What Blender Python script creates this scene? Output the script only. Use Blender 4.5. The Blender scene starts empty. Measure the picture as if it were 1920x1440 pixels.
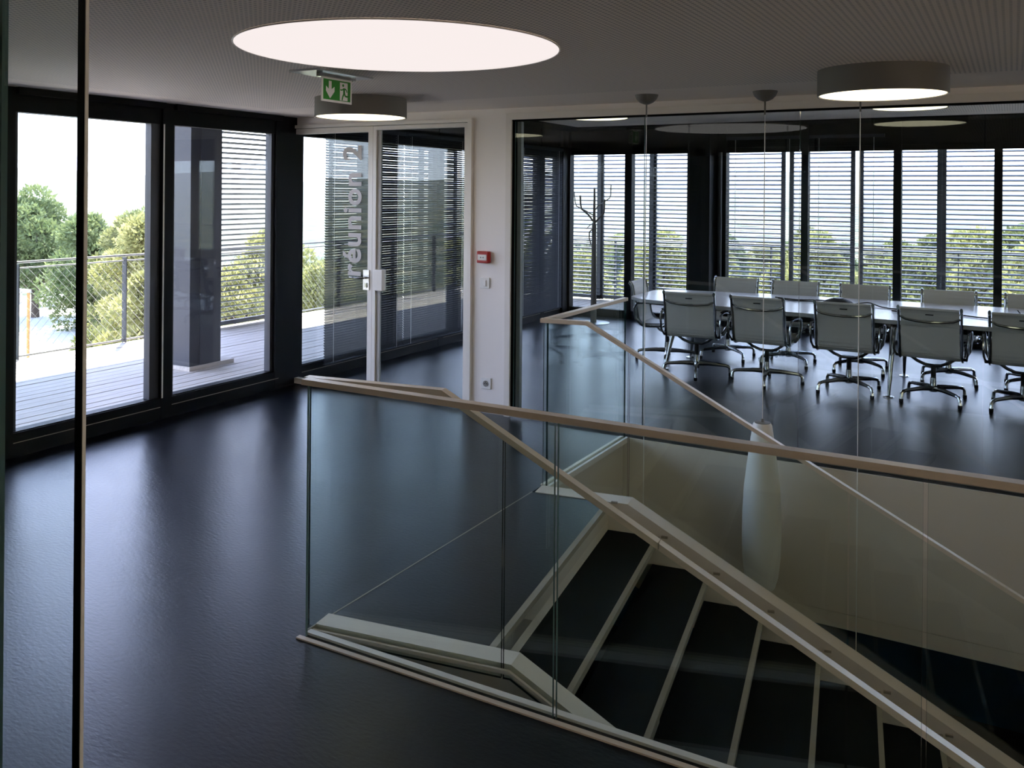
import bpy, math, random
from mathutils import Vector, Matrix

random.seed(7)
scene = bpy.context.scene
COL = scene.collection
R = math.radians

# ------------------------------------------------------------------ camera
YAW = R(29.4)
cam_d = bpy.data.cameras.new('camera')
cam = bpy.data.objects.new('camera', cam_d)
COL.objects.link(cam)
scene.camera = cam
cam_d.sensor_width = 36.0
cam_d.lens = 1668.0 / 1920.0 * 36.0
cam_d.shift_x = 0.0
cam_d.shift_y = -(720.0 - 361.0) / 1920.0
cam_d.clip_start = 0.05
cam_d.clip_end = 6000
fw = Vector((-math.sin(YAW), math.cos(YAW), 0)); rt = Vector((math.cos(YAW), math.sin(YAW), 0)); up = Vector((0, 0, 1))
ROLL = R(0.47)
rx = rt * math.cos(ROLL) + up * math.sin(ROLL)
uy = up * math.cos(ROLL) - rt * math.sin(ROLL)
M = Matrix((rx, uy, -fw)).transposed().to_4x4()
M.translation = Vector((0, 0, 1.75))
cam.matrix_world = M

# ------------------------------------------------------------------ sky, sun, exposure
SUN_EL = R(60); SUN_AZ = Vector((-0.707, 0.707, 0))
world = bpy.data.worlds.new('sky'); scene.world = world
world.use_nodes = True
wn = world.node_tree; wn.nodes.clear()
wo = wn.nodes.new('ShaderNodeOutputWorld'); wb = wn.nodes.new('ShaderNodeBackground')
wt = wn.nodes.new('ShaderNodeTexCoord'); wz = wn.nodes.new('ShaderNodeSeparateXYZ'); wr = wn.nodes.new('ShaderNodeValToRGB')
wn.links.new(wt.outputs['Generated'], wz.inputs[0]); wn.links.new(wz.outputs[2], wr.inputs[0])
SKY = [(0.0, (0.82, 0.88, 1.0)), (0.12, (0.68, 0.77, 1.0)), (0.35, (0.52, 0.63, 1.0)), (1.0, (0.28, 0.40, 0.80))]   # hazy summer sky, horizon to zenith
els = wr.color_ramp.elements
els[0].position, els[0].color = SKY[0][0], (*SKY[0][1], 1); els[1].position, els[1].color = SKY[3][0], (*SKY[3][1], 1)
for p_, c_ in SKY[1:3]:
    e_ = els.new(p_); e_.color = (*c_, 1)
wb.inputs['Strength'].default_value = 5.0
wn.links.new(wr.outputs[0], wb.inputs['Color']); wn.links.new(wb.outputs[0], wo.inputs['Surface'])
sun_d = bpy.data.lights.new('sun', 'SUN'); sun_d.energy = 16.0; sun_d.angle = R(0.6); sun_d.color = (1.0, 0.95, 0.86)
sun = bpy.data.objects.new('sun', sun_d); COL.objects.link(sun)
sd = -(SUN_AZ * math.cos(SUN_EL) + up * math.sin(SUN_EL))
sun.rotation_euler = sd.to_track_quat('-Z', 'Y').to_euler(); sun.location = (-20, 20, 30)

vs = scene.view_settings
vs.view_transform = 'Standard'; vs.look = 'None'; vs.gamma = 1.0; vs.use_curve_mapping = False
vs.exposure = 0.62
cy = scene.cycles
cy.use_denoising = True
cy.max_bounces = 12; cy.diffuse_bounces = 5; cy.glossy_bounces = 6; cy.transparent_max_bounces = 48; cy.transmission_bounces = 6
cy.sample_clamp_indirect = 6.0; cy.caustics_reflective = True; cy.blur_glossy = 0.6; cy.caustics_refractive = False

# ------------------------------------------------------------------ materials
def pbr(name, col, rough=0.5, metal=0.0, spec=0.5, coat=0.0):
    m = bpy.data.materials.new(name); m.use_nodes = True
    b = m.node_tree.nodes['Principled BSDF']
    b.inputs['Base Color'].default_value = (*col, 1); b.inputs['Roughness'].default_value = rough
    b.inputs['Metallic'].default_value = metal; b.inputs['Specular IOR Level'].default_value = spec
    b.inputs['Coat Weight'].default_value = coat
    return m
def nodes(m): return m.node_tree.nodes, m.node_tree.links
def noise_col(m, c1, c2, scale, detail=4, coord='Object', stretch=(1, 1, 1), lo=0.35, hi=0.65):
    n, l = nodes(m); b = n['Principled BSDF']
    tc = n.new('ShaderNodeTexCoord'); mp = n.new('ShaderNodeMapping'); mp.inputs['Scale'].default_value = stretch
    nz = n.new('ShaderNodeTexNoise'); nz.inputs['Scale'].default_value = scale; nz.inputs['Detail'].default_value = detail
    cr = n.new('ShaderNodeValToRGB'); cr.color_ramp.elements[0].color = (*c1, 1); cr.color_ramp.elements[1].color = (*c2, 1)
    cr.color_ramp.elements[0].position = lo; cr.color_ramp.elements[1].position = hi
    l.new(tc.outputs[coord], mp.inputs[0]); l.new(mp.outputs[0], nz.inputs['Vector']); l.new(nz.outputs['Fac'], cr.inputs[0])
    l.new(cr.outputs[0], b.inputs['Base Color'])
    return nz
def bump(m, src, strength, dist=0.01):
    n, l = nodes(m); bp = n.new('ShaderNodeBump'); bp.inputs['Strength'].default_value = strength; bp.inputs['Distance'].default_value = dist
    l.new(src, bp.inputs['Height']); l.new(bp.outputs[0], n['Principled BSDF'].inputs['Normal'])
def emit(name, col, s):
    m = bpy.data.materials.new(name); m.use_nodes = True; n, l = nodes(m); n.clear()
    e = n.new('ShaderNodeEmission'); e.inputs[0].default_value = (*col, 1); e.inputs[1].default_value = s
    o = n.new('ShaderNodeOutputMaterial'); l.new(e.outputs[0], o.inputs[0]); return m
def glass(name, tint, f0=0.04, rough=0.0):
    # thin pane: clear body with a tint, mirror reflection growing towards grazing angles
    m = bpy.data.materials.new(name); m.use_nodes = True; n, l = nodes(m); n.clear()
    o = n.new('ShaderNodeOutputMaterial'); mx = n.new('ShaderNodeMixShader')
    t = n.new('ShaderNodeBsdfTransparent'); t.inputs[0].default_value = (*tint, 1)
    g = n.new('ShaderNodeBsdfGlossy'); g.inputs['Roughness'].default_value = rough; g.inputs[0].default_value = (0.95, 1, 0.98, 1)
    lw = n.new('ShaderNodeLayerWeight'); lw.inputs['Blend'].default_value = 0.5
    pw = n.new('ShaderNodeMath'); pw.operation = 'POWER'; pw.inputs[1].default_value = 5.0
    ma = n.new('ShaderNodeMath'); ma.operation = 'MULTIPLY_ADD'; ma.inputs[1].default_value = 1 - f0; ma.inputs[2].default_value = f0
    l.new(lw.outputs['Facing'], pw.inputs[0]); l.new(pw.outputs[0], ma.inputs[0]); l.new(ma.outputs[0], mx.inputs[0])
    l.new(t.outputs[0], mx.inputs[1]); l.new(g.outputs[0], mx.inputs[2]); l.new(mx.outputs[0], o.inputs[0]); return m

MT = {}
# dark poured floor
m = pbr('dark_resin_floor', (0.006, 0.009, 0.016), 0.26, spec=0.30)
nz = noise_col(m, (0.002, 0.003, 0.006), (0.005, 0.007, 0.013), 2.3, 5)
n, l = nodes(m)
tc = n.new('ShaderNodeTexCoord'); mp = n.new('ShaderNodeMapping'); mp.inputs['Scale'].default_value = (1.0, 2.2, 1.0); mp.inputs['Rotation'].default_value = (0, 0, R(25))
n1 = n.new('ShaderNodeTexNoise'); n1.inputs['Scale'].default_value = 34; n1.inputs['Detail'].default_value = 3
l.new(tc.outputs['Object'], mp.inputs[0]); l.new(mp.outputs[0], n1.inputs['Vector'])
rr = n.new('ShaderNodeMapRange'); rr.inputs[3].default_value = 0.26; rr.inputs[4].default_value = 0.34
n2 = n.new('ShaderNodeTexNoise'); n2.inputs['Scale'].default_value = 1.6; n2.inputs['Detail'].default_value = 4
l.new(tc.outputs['Object'], n2.inputs['Vector']); l.new(n2.outputs['Fac'], rr.inputs[0]); l.new(rr.outputs[0], n['Principled BSDF'].inputs['Roughness'])
bump(m, n1.outputs['Fac'], 0.15, 0.006)
MT['floor'] = m
# ceilings: plain and perforated with a grid of small holes
MT['ceil'] = pbr('ceiling_paint', (0.86, 0.765, 0.68), 0.85)
m = pbr('perforated_ceiling', (0.86, 0.765, 0.68), 0.85); n, l = nodes(m)
tc = n.new('ShaderNodeTexCoord'); sp = n.new('ShaderNodeSeparateXYZ'); l.new(tc.outputs['Object'], sp.inputs[0])
def mth(op, a, b=None):
    k = n.new('ShaderNodeMath'); k.operation = op
    for i, v in enumerate((a, b)):
        if v is None: continue
        if isinstance(v, (int, float)): k.inputs[i].default_value = v
        else: l.new(v, k.inputs[i])
    return k.outputs[0]
P = 0.024
fx = mth('SUBTRACT', mth('FRACT', mth('DIVIDE', sp.outputs[0], P)), 0.5)
fy = mth('SUBTRACT', mth('FRACT', mth('DIVIDE', sp.outputs[1], P)), 0.5)
d2 = mth('SQRT', mth('ADD', mth('MULTIPLY', fx, fx), mth('MULTIPLY', fy, fy)))
hole = mth('LESS_THAN', d2, 0.25)
mixc = n.new('ShaderNodeMix'); mixc.data_type = 'RGBA'
mixc.inputs[6].default_value = (0.86, 0.765, 0.68, 1); mixc.inputs[7].default_value = (0.40, 0.355, 0.32, 1)
l.new(hole, mixc.inputs[0]); l.new(mixc.outputs[2], n['Principled BSDF'].inputs['Base Color'])
MT['perf'] = m
MT['white'] = pbr('white_wall_paint', (0.93, 0.885, 0.855), 0.6)
m = bpy.data.materials.new('cream_blind_cloth'); m.use_nodes = True; n, l = nodes(m); n.clear()
o_ = n.new('ShaderNodeOutputMaterial'); tr_ = n.new('ShaderNodeBsdfTranslucent'); tr_.inputs[0].default_value = (0.95, 0.80, 0.60, 1); l.new(tr_.outputs[0], o_.inputs[0]); MT['blindcloth'] = m  # cloth of the added blinds, coloured to warm the daylight passing through
MT['voidwall'] = pbr('warm_white_void_paint', (0.72, 0.65, 0.56), 0.6)
MT['grey'] = pbr('dark_grey_wall_paint', (0.10, 0.095, 0.09), 0.7)
MT['midgrey'] = pbr('warm_grey_wall_paint', (0.14, 0.125, 0.11), 0.7)
MT['wmetal'] = pbr('white_lacquered_metal', (0.84, 0.80, 0.75), 0.35)
MT['cream'] = pbr('cream_lacquered_steel', (0.82, 0.72, 0.60), 0.32)
MT['kerb'] = pbr('off_white_painted_steel', (0.76, 0.69, 0.60), 0.45)
MT['black'] = pbr('black_lacquered_aluminium', (0.004, 0.004, 0.005), 0.5, spec=0.15)
MT['slate'] = pbr('slate_grey_aluminium', (0.045, 0.048, 0.060), 0.4)
MT['dark'] = pbr('matt_black', (0.004, 0.004, 0.004), 0.8, spec=0.1)
MT['tread'] = pbr('black_rubber_tread', (0.004, 0.005, 0.0045), 0.6, spec=0.10)
MT['nosing'] = pbr('brushed_nosing_strip', (0.36, 0.315, 0.245), 0.5)
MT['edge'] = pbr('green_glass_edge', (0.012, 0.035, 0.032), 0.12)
MT['edge_lit'] = pbr('lit_green_glass_edge', (0.10, 0.17, 0.16), 0.12)  # lit copy of the green glass edge, its light put into the colour
MT['glass'] = glass('railing_glass', (0.955, 0.985, 0.972))
MT['pglass'] = glass('partition_glass', (0.925, 0.962, 0.965))
MT['wglass'] = glass('window_glass', (0.985, 0.99, 0.99), 0.03)
MT['chrome'] = pbr('polished_aluminium', (0.46, 0.47, 0.46), 0.14, metal=1.0)
MT['steel'] = pbr('satin_steel', (0.62, 0.62, 0.61), 0.3, metal=1.0)
MT['railsteel'] = pbr('weathered_rail_steel', (0.30, 0.295, 0.29), 0.4, metal=0.6)
MT['leather'] = pbr('pale_grey_ribbed_leather', (0.62, 0.61, 0.56), 0.5)
MT['table'] = pbr('white_laminate', (0.82, 0.82, 0.84), 0.22)
MT['tedge'] = pbr('grey_table_edge', (0.45, 0.45, 0.42), 0.45)
MT['rubber'] = pbr('black_rubber', (0.01, 0.01, 0.01), 0.7)
MT['shade'] = pbr('white_glass_shade', (0.82, 0.81, 0.78), 0.35)
MT['plastic'] = pbr('white_plastic', (0.85, 0.84, 0.82), 0.35)
MT['red'] = pbr('red_plastic', (0.42, 0.015, 0.012), 0.35)
MT['green'] = pbr('green_sign_film', (0.03, 0.26, 0.02), 0.4)
MT['signwhite'] = pbr('white_sign_film', (0.86, 0.82, 0.78), 0.4)
MT['letter'] = pbr('frosted_lettering_film', (0.62, 0.58, 0.56), 0.6)
MT['lamp'] = emit('lit_lamp_diffuser', (1.0, 0.88, 0.62), 1.9)
MT['sky_disc'] = emit('luminous_ceiling_disc', (1.0, 0.905, 0.885), 0.62)
MT['drum'] = pbr('grey_lamp_body', (0.18, 0.17, 0.155), 0.5)
MT['navy'] = pbr('navy_blue_wall', (0.03, 0.16, 0.36), 0.7)
MT['column'] = pbr('slate_column_paint', (0.060, 0.062, 0.078), 0.5)
m = pbr('weathered_deck_boards', (0.45, 0.43, 0.42), 0.75)
noise_col(m, (0.56, 0.50, 0.44), (0.74, 0.67, 0.60), 6, 5, 'Object', (6, 0.6, 6), 0.3, 0.7); MT['deck'] = m
m = pbr('sheer_blind_slat', (0.05, 0.055, 0.068), 0.7, spec=0.15); MT['slat'] = m
MT['louver'] = pbr('dark_louver_slat', (0.07, 0.075, 0.085), 0.45)
MT['wire'] = pbr('galvanised_wire', (0.42, 0.39, 0.35), 0.4)
m = pbr('dry_scrub_ground', (0.3, 0.28, 0.15), 0.95)
noise_col(m, (0.035, 0.05, 0.015), (0.17, 0.155, 0.075), 0.11, 9, 'Object', (1, 1, 1), 0.42, 0.62); MT['ground'] = m
MT['road'] = pbr('pale_gravel', (0.62, 0.60, 0.57), 0.9)
MT['stone'] = pbr('pale_stone', (0.50, 0.46, 0.40), 0.85)
MT['rust'] = pbr('rusty_orange_paint', (0.50, 0.24, 0.07), 0.7)
MT['bark'] = pbr('pine_bark', (0.10, 0.07, 0.05), 0.9)
def leafmat(name, c1, c2):
    m = pbr(name, c1, 0.6, spec=0.2); n, l = nodes(m)
    b = n['Principled BSDF']; nz = noise_col(m, c1, c2, 1.4, 3, 'Object', (1, 1, 1), 0.35, 0.65)
    cr = [k for k in n if k.type == 'VALTORGB'][0]
    tr = n.new('ShaderNodeBsdfTranslucent'); l.new(cr.outputs[0], tr.inputs[0])
    mx = n.new('ShaderNodeMixShader'); mx.inputs[0].default_value = 0.35
    o = n['Material Output']; l.new(b.outputs[0], mx.inputs[1]); l.new(tr.outputs[0], mx.inputs[2]); l.new(mx.outputs[0], o.inputs[0])
    return m
MT['leafA'] = leafmat('green_pine_needles', (0.12, 0.16, 0.06), (0.27, 0.31, 0.13))
MT['leafB'] = leafmat('yellow_green_needles', (0.23, 0.235, 0.075), (0.44, 0.42, 0.17))
MT['leafC'] = leafmat('olive_needles', (0.13, 0.15, 0.05), (0.28, 0.28, 0.10))

# ------------------------------------------------------------------ mesh helpers
class MB:
    def __init__(s, o=(0, 0, 0)):
        s.v = []; s.f = []; s.o = Vector(o); s.mi = []
    def add(s, vs, fs, mi=0):
        b = len(s.v); s.v += [Vector(p) - s.o for p in vs]
        for f in fs: s.f.append([b + i for i in f]); s.mi.append(mi)
        return s
    def box(s, x0, x1, y0, y1, z0, z1, mi=0):
        return s.obb((x0, y0, z0), (x1 - x0, 0, 0), (0, y1 - y0, 0), (0, 0, z1 - z0), mi)
    def obb(s, p, a, b, c, mi=0):
        p, a, b, c = map(Vector, (p, a, b, c))
        vs = [p, p + a, p + a + b, p + b, p + c, p + a + c, p + a + b + c, p + b + c]
        fs = [(0, 3, 2, 1), (4, 5, 6, 7), (0, 1, 5, 4), (1, 2, 6, 5), (2, 3, 7, 6), (3, 0, 4, 7)]
        if a.cross(b).dot(c) < 0: fs = [f[::-1] for f in fs]
        return s.add(vs, fs, mi)
    def prism(s, poly, vec, mi=0, side=None):
        # poly: 3d points (planar), extruded by vec
        vec = Vector(vec); k = len(poly); P = [Vector(p) for p in poly]
        nrm = Vector((0, 0, 0))
        for i in range(k): nrm += P[i].cross(P[(i + 1) % k])
        if nrm.dot(vec) < 0: P = P[::-1]
        vs = P + [p + vec for p in P]
        s.add(vs, [tuple(range(k))[::-1], tuple(range(k, 2 * k))], mi)
        b = len(s.v) - 2 * k
        for i in range(k):
            j = (i + 1) % k; s.f.append([b + i, b + j, b + k + j, b + k + i]); s.mi.append(mi if side is None else side)
        return s
    def tube(s, path, rad, n=8, mi=0, flat=1.0, closed=False):
        path = [Vector(p) for p in path]; k = len(path)
        rads = rad if isinstance(rad, (list, tuple)) else [rad] * k
        rings = []; ref = None
        for i, p in enumerate(path):
            if closed: t = (path[(i + 1) % k] - path[i - 1]).normalized()
            else: t = (path[min(i + 1, k - 1)] - path[max(i - 1, 0)]).normalized()
            if ref is None: ref = Vector((0, 0, 1)) if abs(t.z) < 0.9 else Vector((1, 0, 0))
            a = (ref - t * ref.dot(t)).normalized(); b = t.cross(a); ref = a
            rings.append([p + (a * math.cos(2 * math.pi * q / n) + b * flat * math.sin(2 * math.pi * q / n)) * rads[i] for q in range(n)])
        vs = [v for r in rings for v in r]; fs = []
        for i in range(k if closed else k - 1):
            i2 = (i + 1) % k
            for q in range(n): fs.append((i * n + q, i * n + (q + 1) % n, i2 * n + (q + 1) % n, i2 * n + q))
        if not closed: fs += [tuple(range(n))[::-1], tuple(range((k - 1) * n, k * n))]
        return s.add(vs, fs, mi)
    def lathe(s, prof, n=32, c=(0, 0, 0), mi=0):
        c = Vector(c); k = len(prof)
        vs = [c + Vector((r * math.cos(2 * math.pi * q / n), r * math.sin(2 * math.pi * q / n), z)) for r, z in prof for q in range(n)]
        fs = []
        for i in range(k - 1):
            for q in range(n): fs.append((i * n + q, i * n + (q + 1) % n, (i + 1) * n + (q + 1) % n, (i + 1) * n + q))
        fs += [tuple(range(n))[::-1], tuple(range((k - 1) * n, k * n))]
        return s.add(vs, fs, mi)
    def mesh(s, name, mats):
        me = bpy.data.meshes.new(name); me.from_pydata([tuple(v) for v in s.v], [], s.f)
        for m in (mats if isinstance(mats, (list, tuple)) else [mats]): me.materials.append(m)
        me.polygons.foreach_set('material_index', s.mi); me.update(); return me

def link(name, me, parent=None, smooth=False):
    o = bpy.data.objects.new(name, me); COL.objects.link(o); o.parent = parent
    if smooth:
        for p in me.polygons: p.use_smooth = True
    return o
def part(name, mb, mats, parent=None, smooth=False, bevel=0):
    o = link(name, mb.mesh(name, mats), parent, smooth)
    if smooth:
        try: o.data.set_sharp_from_angle(angle=R(40))
        except Exception: pass
    if bevel:
        b = o.modifiers.new('bevel', 'BEVEL'); b.width = bevel; b.segments = 2; b.limit_method = 'ANGLE'
    return o
def tag(o, label, cat, group=None, kind=None):
    o['label'] = label; o['category'] = cat
    if group: o['group'] = group
    if kind: o['kind'] = kind
    return o
def thing(name, loc, label, cat, group=None, kind=None, rz=0):
    o = bpy.data.objects.new(name, None); COL.objects.link(o); o.location = loc; o.rotation_euler = (0, 0, rz); o.empty_display_size = 0.1
    return tag(o, label, cat, group, kind)
def kids(root):
    return [c for c in bpy.data.objects if c.parent == root]
def dup(root, loc, rz=0, label=None, scale=None):
    r = root.copy(); COL.objects.link(r); r.location = loc; r.rotation_euler = (0, 0, rz)
    if label: r['label'] = label
    if scale: r.scale = scale
    for ch in kids(root):
        c = ch.copy(); COL.objects.link(c); c.parent = r
        for g in kids(ch):
            d = g.copy(); COL.objects.link(d); d.parent = c
    return r

# ------------------------------------------------------------------ dimensions
CE, CC = 2.41, 2.66          # ceilings: hall, meeting room
XL, YD, YB = -5.66, 6.055, 11.65
HX, HY0, HY1, HXR = -2.44, 2.69, 5.98, 4.6      # stair void
XR, YF = 5.0, -3.0

# ------------------------------------------------------------------ structure: floors, ceilings, walls
b = MB()
b.box(XL - 0.08, HX, YF, YB + 0.08, -0.3, 0); b.box(HX, XR, YF, HY0, -0.3, 0)
b.box(HX, XR, HY1, YB + 0.08, -0.3, 0); b.box(HXR, XR, HY0, HY1, -0.3, 0)
tag(part('floor', b, MT['floor']), 'glossy blue black poured floor of the hall and meeting room', 'floor', kind='structure')
t = thing('ceiling', (0, 0, CE), 'grey perforated ceiling over the stair hall', 'ceiling', kind='structure')
part('perforated_panel', MB((0, 0, CE)).box(-5.25, XR, YF, 5.35, CE, CE + 0.12), MT['perf'], t)
b = MB((0, 0, CE)); b.box(-5.75, -5.25, YF, YD, CE, CE + 0.12); b.box(-5.25, XR, 5.35, YD + 0.06, CE, CE + 0.12)
part('plain_margin', b, MT['ceil'], t)
t = thing('ceiling_meeting_room', (0, 0, CC), 'pale perforated ceiling inside the glazed meeting room', 'ceiling', kind='structure')
part('perforated_panel', MB((0, 0, CC)).box(-4.7, XR, 6.6, 10.8, CC, CC + 0.1), MT['perf'], t)
b = MB((0, 0, CC)); b.box(-5.25, -4.7, YD - .05, 11.15, CC, CC + 0.1); b.box(-4.7, XR, YD - .05, 6.6, CC, CC + 0.1); b.box(-4.7, XR, 10.8, 11.15, CC, CC + 0.1)
part('plain_margin', b, MT['ceil'], t)
b = MB(); b.box(XL - .1, XR + .1, YF - .1, YB + .1, 2.80, 3.0)
tag(part('roof', b, MT['dark']), 'dark flat roof slab above the rooms', 'roof', kind='structure')
b = MB(); b.box(-5.74, -5.25, YD + .06, YB, CC - .02, 2.80); b.box(-5.25, XR, 11.15, YB, CC - .02, 2.80)
tag(part('trim_1', b, MT['dark']), 'black recess between meeting room ceiling and outer glazing', 'soffit', kind='structure')
b = MB(); b.box(-5.77, -3.46, YD, YD + .08, 2.318, 2.80); b.box(-3.77, -3.46, YD, YD + .10, 0, 2.318)
b.box(-3.46, XR, YD, YD + .08, 2.372, 2.80)
tag(part('wall_back', b, MT['white']), 'white wall pier between glass door and glass partition', 'wall', kind='structure')
b = MB(); b.box(XR, XR + .1, 2.45, YB, -0.3, 2.8); b.box(XR, XR + .1, YF, -2.85, -0.3, 2.8); b.box(XR, XR + .1, -2.85, 2.45, -.3, .12); b.box(XR, XR + .1, -2.85, 2.45, 2.30, 2.8)
tag(part('wall_right', b, MT['white']), 'white side wall closing the rooms on the right', 'wall', kind='structure')
b = MB(); b.box(XL - .1, XL + .01, YF, 2.10, -0.3, 2.8)
tag(part('wall_left', b, MT['grey']), 'dark grey wall left of the viewer, before the glazing starts', 'wall', kind='structure')
b = MB(); b.box(XL, XR, YF - .1, YF, -0.3, 2.8)
tag(part('wall_front', b, MT['midgrey']), 'white wall closing the hall behind the viewer', 'wall', kind='structure')

for k in range(4):  # unseen windows, added in the right wall to light the hall
    ya = -2.85 + k * 1.325; o = (XR, ya + .66, 0)
    t = thing('window_%d' % (40 + k), o, ['first', 'second', 'third', 'fourth'][k] + ' window in the right wall beside the viewer, outside the picture', 'window', kind='structure')
    b = MB(o); b.box(XR, XR + .08, ya, ya + .05, .12, 2.30); b.box(XR, XR + .08, ya + 1.275, ya + 1.325, .12, 2.30); b.box(XR, XR + .08, ya + .05, ya + 1.275, .12, .18); b.box(XR, XR + .08, ya + .05, ya + 1.275, 2.24, 2.30)
    part('frame', b, MT['black'], t); part('pane', MB(o).box(XR + .03, XR + .04, ya + .04, ya + 1.285, .17, 2.25), MT['wglass'], t)
    part('warm_fill_blind', MB(o).box(XR + .012, XR + .0135, ya + .05, ya + 1.275, .18, 2.24), MT['blindcloth'], t)  # added blind that tints the fill light warm

# walls of the stair void
t = thing('wall_void', (HX, HY1, 0), 'pale grey painted wall below the meeting room glass, facing the stair', 'wall', kind='structure')
b = MB((HX, HY1, 0)); b.box(HX, XR, HY1 - .014, HY1 - .001, -0.905, 0.0); part('upper_panel', b, MT['voidwall'], t)
b = MB((HX, HY1, 0)); b.box(HX, XR, HY1 - .018, HY1 - .001, -1.003, -0.909); part('lower_band', b, MT['voidwall'], t)
b = MB((HX, HY1, 0)); b.box(HX - .02, XR, HY1 + .06, HY1 + .4, -1.0, -0.3); part('ceiling_drop', b, MT['dark'], t)
t = thing('wall_void_side', (HX, 5.3, 0), 'pale grey painted slab edge below the short glass guard', 'wall', kind='structure')
b = MB((HX, 5.3, 0)); b.box(HX + .001, HX + .012, 4.745, HY1 - .02, -0.40, 0.0); part('upper_panel', b, MT['voidwall'], t)
b = MB((HX, 5.3, 0)); b.box(HX + .001, HX + .010, 4.745, HY1 - .02, -1.0, -0.404); part('lower_panel', b, MT['voidwall'], t)
b = MB(); b.box(HX, XR, HY0 - .05, HY0, -1.0, -0.3)
tag(part('wall_void_front', b, MT['white']), 'white slab edge under the long glass guard rail', 'wall', kind='structure')
b = MB(); b.box(HX - .004, HX + .003, HY0, 4.60, -0.05, 0.001)
tag(part('trim_2', b, MT['nosing']), 'thin metal joint line in the floor at the stair head', 'joint', kind='structure')
# lower storey seen through the void
b = MB(); b.box(-6, XR, -3, 12, -3.15, -2.95)
tag(part('floor_lower', b, MT['floor']), 'dark floor of the lower storey below the stair', 'floor', kind='structure')
b = MB(); b.box(-6, 0.55, 9.0, 9.1, -2.95, -0.3)
tag(part('wall_lower', b, MT['navy']), 'navy blue wall on the lower storey behind the stair', 'wall', kind='structure')
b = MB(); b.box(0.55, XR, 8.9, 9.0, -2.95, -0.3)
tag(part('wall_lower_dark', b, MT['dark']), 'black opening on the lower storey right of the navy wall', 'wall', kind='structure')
b = MB(); b.box(-6.1, -6, -3, 12, -3.15, -0.3); b.box(XR, XR + .1, -3, 12, -3.15, -.3); b.box(-6, XR, -3.1, -3, -3.15, -.3)
tag(part('wall_lower_sides', b, MT['dark']), 'dark side walls of the lower storey', 'wall', kind='structure')

# ------------------------------------------------------------------ left facade windows (hall and meeting room)
wi = [0]
def facade_window(y0, y1, z1, hz, lab, slider=False):
    """bay between mullions: frame pieces, stiles, pane"""
    wi[0] += 1
    o = (XL, (y0 + y1) / 2, 0)
    t = thing('window_%d' % wi[0], o, lab, 'window', kind='structure')
    b = MB(o); b.box(XL - .09, XL + .01, y0, y1, 0, 0.155); b.box(XL - .09, XL - .005, y0, y1, 0.155, 0.162); part('sill_frame', b, MT['black'], t)
    b = MB(o); b.box(XL - .09, XL, y0, y1, z1, hz); b.box(XL, XL + .05, y0, y1, hz - .045, hz); part('head_frame', b, MT['black'], t)
    part('sill_glint', MB(o).box(XL + .010, XL + .0125, y0, y1 - .005, 0.090, 0.095), MT['nosing'], t)  # pale strip drawn in for the line of light reflected along the sill
    part('pane', MB(o).box(XL - .052, XL - .042, y0 + .02, y1 - .02, 0.15, z1 + .01), MT['wglass'], t)
    part('stile', MB(o).box(XL - .085, XL - .02, y0, y0 + .035, 0.155, z1), MT['slate'], t)
    part('stile', MB(o).box(XL - .085, XL - .02, y1 - .082, y1, 0.155, z1), MT['slate'], t)
    return t
labs = ['glazed sliding window with black frame beside the glass screen', 'glazed sliding window with black frame next to the corner post']
ymull = [(3.27 + 1.25 * k, 3.45 + 1.25 * k) for k in range(-1, 7)]       # mullion intervals along the facade
for k in range(len(ymull) - 1):
    y0, y1 = ymull[k][1], ymull[k + 1][0]
    conf = y0 > 5.9
    if conf and y0 < 6.2: y0 = 6.14
    hz = 2.80 if conf else CE
    if abs(y0 - 3.45) < .01: lab = labs[0]
    elif abs(y0 - 4.70) < .01: lab = labs[1]
    elif conf: lab = ['first', 'second', 'third', 'fourth', 'fifth', 'sixth'][k - 3] + ' side window of the meeting room counted from the glass door'
    else: lab = 'side window of the hall just outside the left picture edge'
    facade_window(y0, y1 + .08, 2.25, hz, lab)
facade_window(10.95, 11.45, 2.25, 2.80, 'narrow side window of the meeting room at the far corner')
t = thing('trim_3', (XL, 4, 0), 'black mullions of the left glass facade', 'mullion', kind='structure')
for k, (a, c) in enumerate(ymull):
    if a > 11.2 or 5.7 < a < 5.9: continue
    part('mullion', MB((XL, 4, 0)).box(XL - .09, XL + .012, a + .08, c, 0.0, 2.8 if a > 5.6 else CE), MT['black'], t)
part('corner_post', MB((XL, 4, 0)).box(XL - .09, XL + .012, 5.80, 6.14, 0, 2.8), MT['black'], t)
part('corner_post', MB((XL, 4, 0)).box(XL - .09, XL + .05, 11.45, YB + .1, 0, 2.8), MT['black'], t)
for k, (a, c) in enumerate(ymull):
    if a < 5.7: part('seal_strip', MB((XL, 4, 0)).box(XL - .03, XL + .017, a + .083, a + .094, 0.16, 2.25), MT['wmetal'], t)

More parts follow.
